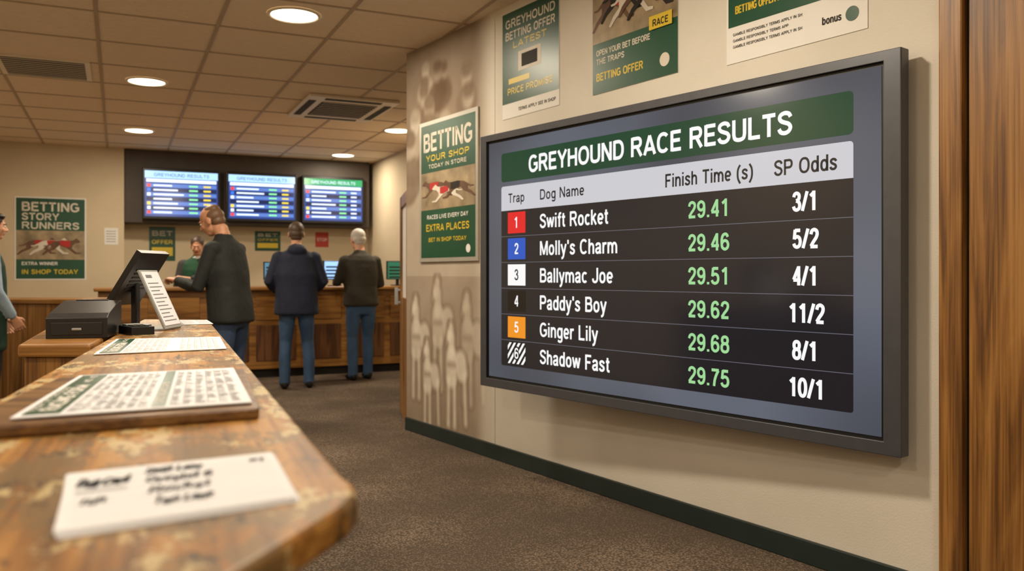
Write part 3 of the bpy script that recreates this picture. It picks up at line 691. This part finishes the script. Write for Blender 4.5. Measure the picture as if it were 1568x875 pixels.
# ------------------------------------------------------------ people
def ring_loft(bm, rings, mi, n=20):
    vr = [[bm.verts.new(q) for q in rg] for rg in rings]
    for a, b in zip(vr, vr[1:]):
        for k in range(n):
            f = bm.faces.new((a[k], a[(k+1) % n], b[(k+1) % n], b[k])); f.material_index = mi
    for f in (bm.faces.new(vr[0][::-1]), bm.faces.new(vr[-1])): f.material_index = mi
def tube(bm, pts, rad, mi, ref=(0, 1, 0), n=16):
    pts = [Vector(q) for q in pts]; ref = Vector(ref); rings = []
    r0 = rad[0] if not isinstance(rad[0], tuple) else min(rad[0]); r1 = rad[-1] if not isinstance(rad[-1], tuple) else min(rad[-1])
    sc = lambda r_, f: tuple(v*f for v in r_) if isinstance(r_, tuple) else r_*f
    d0 = (pts[0]-pts[1]).normalized(); d1 = (pts[-1]-pts[-2]).normalized()
    P2 = [pts[0]+d0*r0*.55] + pts + [pts[-1]+d1*r1*.55]; R2 = [sc(rad[0], .62)] + list(rad) + [sc(rad[-1], .62)]
    for i, c in enumerate(P2):
        t = (P2[min(i+1, len(P2)-1)]-P2[max(i-1, 0)]).normalized()
        s_ = t.cross(ref).normalized(); o_ = s_.cross(t).normalized()
        a, b = R2[i] if isinstance(R2[i], tuple) else (R2[i], R2[i])
        rings.append([c+s_*a*math.cos(2*math.pi*k/n)+o_*b*math.sin(2*math.pi*k/n) for k in range(n)])
    ring_loft(bm, rings, mi, n)
def ell(bm, c, r_, mi, mtx=I4):
    res = bmesh.ops.create_icosphere(bm, subdivisions=3, radius=1, matrix=mtx @ Matrix.Translation(c) @ Matrix.Diagonal((*r_, 1)))
    fs = set(f for v in res['verts'] for f in v.link_faces)
    for f in fs: f.material_index = mi
def fuse(bm, voxel, it=4):
    """fuse overlapping volumes into one continuous skin, keep the material labels"""
    bmesh.ops.recalc_face_normals(bm, faces=bm.faces)
    bvh = BVHTree.FromBMesh(bm); bm.faces.ensure_lookup_table(); lab = [f.material_index for f in bm.faces]
    me = bpy.data.meshes.new('tmp'); bm.to_mesh(me); bm.free()
    o = bpy.data.objects.new('tmp', me); COL.objects.link(o)
    m = o.modifiers.new('r', 'REMESH'); m.mode = 'VOXEL'; m.voxel_size = voxel
    s_ = o.modifiers.new('s', 'SMOOTH'); s_.factor = .5; s_.iterations = it
    dg = bpy.context.evaluated_depsgraph_get(); dg.update()
    out = bpy.data.meshes.new_from_object(o.evaluated_get(dg))
    bpy.data.objects.remove(o)
    b2 = bmesh.new(); b2.from_mesh(out)
    for f in b2.faces:
        _, _, i, _ = bvh.find_nearest(f.calc_center_median()); f.material_index = lab[i] if i is not None else 0; f.smooth = True
    return b2
def merge(dst, src, mtx=I4):
    vm = {v: dst.verts.new(mtx @ v.co) for v in src.verts}
    for f in src.faces:
        g_ = dst.faces.new([vm[v] for v in f.verts]); g_.material_index = f.material_index; g_.smooth = True
    src.free()

def make_hand(side, curl):
    bm = bmesh.new()
    tube(bm, [(0, -.03, 0), (0, .02, 0), (0, .055, 0), (0, .088, 0)], [(.026, .021), (.033, .018), (.041, .015), (.040, .013)], 4, ref=(0, 0, 1), n=14)
    for i, (x, ln) in enumerate(((-.031, .070), (-.0105, .080), (.0105, .074), (.031, .058))):
        x *= -side   # index on thumb side
        a = 0; pt = Vector((x, .082, 0)); pts = [pt.copy()]
        for seg, bend in ((.45, .5), (.32, 1.0), (.23, .8)):
            a += bend*curl*(1+.08*i); pt = pt+Vector((x*.1*seg, math.cos(a), -math.sin(a)))*ln*seg; pts.append(pt.copy())
        tube(bm, pts, [.0098, .0092, .0086, .0072], 4, ref=(1, 0, 0), n=10)
    sx_ = side
    tube(bm, [(sx_*.022, .015, -.004), (sx_*.046, .040, -.012), (sx_*.054, .066, -.024), (sx_*.046, .088, -.036)], [.013, .0125, .0105, .0085], 4, ref=(0, 0, 1), n=10)
    return fuse(bm, .0042, 2)
def make_head(c):
    bm = bmesh.new()
    bald = c.get('bald')
    ell(bm, (0, -.012, .030), (.074, .094, .088), 4)
    ell(bm, (0, .030, -.020), (.061, .064, .088), 4)
    ell(bm, (0, .043, -.078), (.042, .042, .032), 4)
    ell(bm, (0, .020, -.060), (.054, .055, .045), 4)
    ell(bm, (.034, .066, -.022), (.022, .020, .024), 4); ell(bm, (-.034, .066, -.022), (.022, .020, .024), 4)
    tube(bm, [(0, .086, .016), (0, .102, -.008), (0, .110, -.024)], [.008, .011, .014], 4, ref=(1, 0, 0), n=10)
    ell(bm, (.012, .098, -.027), (.009, .010, .008), 4); ell(bm, (-.012, .098, -.027), (.009, .010, .008), 4)
    ell(bm, (0, .079, .028), (.046, .015, .010), 4)
    ell(bm, (0, .087, -.052), (.024, .009, .006), 8); ell(bm, (0, .085, -.061), (.021, .009, .006), 8)
    for s_ in (-1, 1):
        ell(bm, (s_*.078, -.006, -.010), (.010, .021, .032), 4, ); ell(bm, (s_*.072, .004, -.024), (.010, .012, .016), 4)
    tube(bm, [(0, -.02, -.05), (0, -.03, -.15)], [(.052, .054), (.058, .058)], 4)
    if bald:
        ell(bm, (0, -.036, .022), (.080, .080, .068), 5); ell(bm, (0, -.045, -.03), (.066, .06, .045), 5); ell(bm, (0, -.035, .07), (.062, .072, .052), 5)
    else:
        ell(bm, (0, -.022, .042), (.083, .098, .086), 5); ell(bm, (0, -.042, -.005), (.079, .072, .065), 5); ell(bm, (0, -.05, -.045), (.062, .05, .04), 5)
    if c.get('long'):
        ell(bm, (0, -.055, -.05), (.085, .062, .10), 5); ell(bm, (0, .03, .085), (.07, .055, .03), 5)
    b2 = fuse(bm, .0055, 2)
    for s_ in (-1, 1):
        for r_, cc, mi in ((.0125, (s_*.030, .078, .007), 6), (.0062, (s_*.030, .0868, .0065), 7)): ell(b2, cc, (r_, r_, r_*.75), mi)
        tube(b2, [(s_*.016, .093, .026), (s_*.032, .092, .030), (s_*.046, .082, .026)], [.003, .0038, .0025], 5, ref=(0, 0, 1), n=8)
    for f in b2.faces: f.smooth = True
    return b2

def person(name, xy, fwd, h, c):
    k = h/1.75; lean = c.get('lean', 0)
    L = lambda x, y, z: Vector((x, y+max(0, z-.9)*lean, z))
    bm = bmesh.new(); n = 24
    def ringz(z, rx, ry, y=0, pw=.82):
        q = []
        for i in range(n):
            a = 2*math.pi*i/n; ca, sa = math.cos(a), math.sin(a)
            q.append(L(rx*math.copysign(abs(ca)**pw, ca), y+ry*math.copysign(abs(sa)**pw, sa), z))
        return q
    fat = c.get('fat', 1); hem = c.get('hem', .82)
    ring_loft(bm, [ringz(.76, .135, .10), ringz(.84, .165, .115), ringz(.95, .168, .118), ringz(1.05, .155, .11)], 2, n)
    ring_loft(bm, [ringz(hem, .186*fat, .134*fat), ringz(hem+.02, .192*fat, .140*fat), ringz(.96, .184*fat, .138*fat, .005), ringz(1.08, .178*fat, .134*fat, .008), ringz(1.20, .190*fat, .134*fat, .004), ringz(1.31, .202, .130, -.004), ringz(1.385, .196, .112, -.012), ringz(1.435, .150, .090, -.016), ringz(1.47, .085, .070, -.012), ringz(1.50, .066, .062, -.008)], 0, n)
    ell(bm, L(0, .0, 1.475), (.073, .070, .030), 9)       # collar
    if c.get('hood'): ell(bm, L(0, -.085, 1.455), (.105, .055, .055), 0); ell(bm, L(0, -.05, 1.49), (.09, .06, .03), 0)
    tube(bm, [L(0, -.01, 1.44), L(0, .0+.01, 1.56)], [(.056, .056), (.053, .055)], 4)
    legs = c.get('legs', ((-.105, .0), (.105, .0)))
    for s_, (ax, ay) in zip((-1, 1), legs):
        tube(bm, [(s_*.088, 0, .86), (s_*.095+(ax-s_*.105)*.3, ay*.3+.01, .68), (s_*.10+(ax-s_*.105)*.6, ay*.6+.022, .50), (ax, ay*.8+.0, .30), (ax, ay-.008, .12), (ax, ay-.005, .055)],
             [(.088, .098), (.083, .088), (.064, .068), (.062, .066), (.056, .062), (.058, .066)], 2, n=18)
        tube(bm, [(ax, ay-.055, .045), (ax+s_*.004, ay+.02, .048), (ax+s_*.010, ay+.10, .038), (ax+s_*.012, ay+.16, .030)], [(.038, .042), (.042, .044), (.046, .034), (.036, .026)], 3, ref=(0, 0, 1), n=14)
    hands = []
    for s_, key in ((-1, 'L'), (1, 'R')):
        el, wr, curl = c[key]; el, wr = Vector(el), Vector(wr)
        sh = L(s_*.185, -.01, 1.395)
        ell(bm, L(s_*.178, -.01, 1.385), (.066, .068, .062), 1)
        d = (wr-el).normalized()
        tube(bm, [sh, sh.lerp(el, .45), el, el.lerp(wr, .4), wr], [.064, .058, .051, .050, .040], 1, ref=(1, 0, 0), n=16)
        hands.append((s_, wr, d, curl))
    body = fuse(bm, .0115, 4)
    for s_, wr, d, curl in hands:
        hb = make_hand(-s_, curl)
        y = d
        x = y.cross(Vector((0, 0, 1)))
        x = Vector((1, 0, 0)) if x.length < .25 else x.normalized()
        if y.z < -.8: x = Vector((0, -s_, 0)) * 1.0
        x = (x-y*x.dot(y)).normalized(); z = x.cross(y).normalized()
        m = Matrix((( x.x, y.x, z.x, 0), (x.y, y.y, z.y, 0), (x.z, y.z, z.z, 0), (0, 0, 0, 1)))
        merge(body, hb, Matrix.Translation(wr+d*.028) @ m)
    hm = Matrix.Translation(L(0, .012, 1.50)) @ Matrix.Rotation(c.get('turn', 0), 4, 'Z') @ Matrix.Rotation(-c.get('nod', 0), 4, 'X') @ Matrix.Translation((0, .018, .137))
    merge(body, make_head(c), hm)
    me = bpy.data.meshes.new(name); body.to_mesh(me); body.free()
    cl = c['col']
    for i, key in enumerate(('top', 'sleeve', 'trousers', 'shoes', 'skin', 'hair', 'eye', 'iris', 'lip', 'collar')):
        rgb = cl.get(key) or {'sleeve': cl['top'], 'collar': cl['top'], 'eye': (225, 222, 215), 'iris': (50, 34, 24), 'lip': (160, 92, 80), 'shoes': (24, 22, 22), 'skin': (206, 152, 120)}[key]
        cloth = key in ('top', 'sleeve', 'trousers', 'collar')
        me.materials.append(mat(name+'_'+key, rgb, .8 if cloth else .5, var=.18 if cloth else .06, scale=7 if cloth else 30, bump=.9 if cloth else .15, bscale=11 if cloth else 60))
    o = bpy.data.objects.new(name, me); COL.objects.link(o)
    f = Vector((fwd[0], fwd[1], 0)).normalized()
    o.matrix_world = Matrix(((f.y, f.x, 0, xy[0]), (-f.x, f.y, 0, xy[1]), (0, 0, 1, 0), (0, 0, 0, 1))) @ Matrix.Scale(k, 4)
    return o

man1 = person('man_in_black_jacket', (-2.30, 6.9), (-.97, .22), 1.80, dict(lean=.13, fat=1.1, nod=.5, turn=.1, bald=True, hem=.80,
    L=((-.25, .14, 1.08), (-.12, .40, 1.13), .7), R=((.25, .15, 1.08), (.09, .41, 1.14), .7),
    col=dict(top=(34, 38, 38), trousers=(52, 72, 104), hair=(112, 84, 62), skin=(205, 150, 118))))
p = P(['paper', 'print']); p.box(-.06, .05, .48, .62, 1.135, 1.137)
for i in range(6): p.box(-.04, .03, .50+.018*i, .506+.018*i, 1.137, 1.1375, 1)
o = p.obj('betting_slip'); o.matrix_world = man1.matrix_world.copy()
man2 = person('man_in_navy_jacket', (-2.30, 8.98), (-.30, .95), 1.77, dict(lean=.03, fat=1.2, nod=.12, hood=True, hem=.78, legs=((-.12, .0), (.13, .03)),
    L=((-.285, -.0, 1.12), (-.19, .20, 1.02), .5), R=((.285, -.0, 1.12), (.19, .20, 1.02), .5),
    col=dict(top=(30, 38, 60), trousers=(58, 86, 122), hair=(86, 68, 54), skin=(200, 148, 118))))
man3 = person('man_in_olive_jacket', (-1.74, 9.70), (-.48, .88), 1.74, dict(lean=.08, fat=1.08, nod=.2, turn=.2, hem=.86, legs=((-.10, .0), (.10, .06)),
    L=((-.26, .08, 1.13), (-.20, .32, 1.13), .4), R=((.25, .04, 1.10), (.20, .28, 1.10), .4),
    col=dict(top=(56, 52, 42), trousers=(62, 92, 130), hair=(205, 200, 192), skin=(214, 160, 132))))
teller = person('teller_in_green_waistcoat', (-4.00, 10.72), (.25, -.95), 1.70, dict(lean=.06, nod=.35, bald=False, hem=.90,
    L=((-.25, .08, 1.10), (-.13, .28, 1.12), .6), R=((.25, .08, 1.10), (.13, .28, 1.12), .6),
    col=dict(top=(24, 74, 50), sleeve=(60, 58, 60), collar=(225, 225, 225), trousers=(30, 30, 34), hair=(70, 50, 38))))
clerk = person('woman_in_green_tabard', (-4.22, 6.75), (.7, .7), 1.72, dict(lean=.0, nod=.1, long=True, hem=.62,
    L=((-.24, .0, 1.10), (-.22, .14, .88), .4), R=((.22, .02, 1.10), (.15, .15, .90), .4),
    col=dict(top=(20, 52, 40), sleeve=(150, 170, 188), collar=(180, 196, 210), trousers=(24, 24, 28), hair=(34, 24, 20))))

# ------------------------------------------------------------ world, camera
w = bpy.data.worlds.new('world'); SC.world = w; w.use_nodes = True
w.node_tree.nodes['Background'].inputs[0].default_value = (.9, .8, .7, 1); w.node_tree.nodes['Background'].inputs[1].default_value = .3
cam = bpy.data.cameras.new('camera'); co = bpy.data.objects.new('camera', cam); COL.objects.link(co)
co.location = (0, 0, 1.22); co.rotation_euler = (math.radians(90), 0, 0)
cam.sensor_width = 36; cam.lens = 1288/1568*36; cam.shift_y = -17.5/1568
cam.clip_start = .02
cam.dof.use_dof = True; cam.dof.focus_distance = 3.1; cam.dof.aperture_fstop = 3.1
SC.camera = co
SC.view_settings.view_transform = 'Standard'
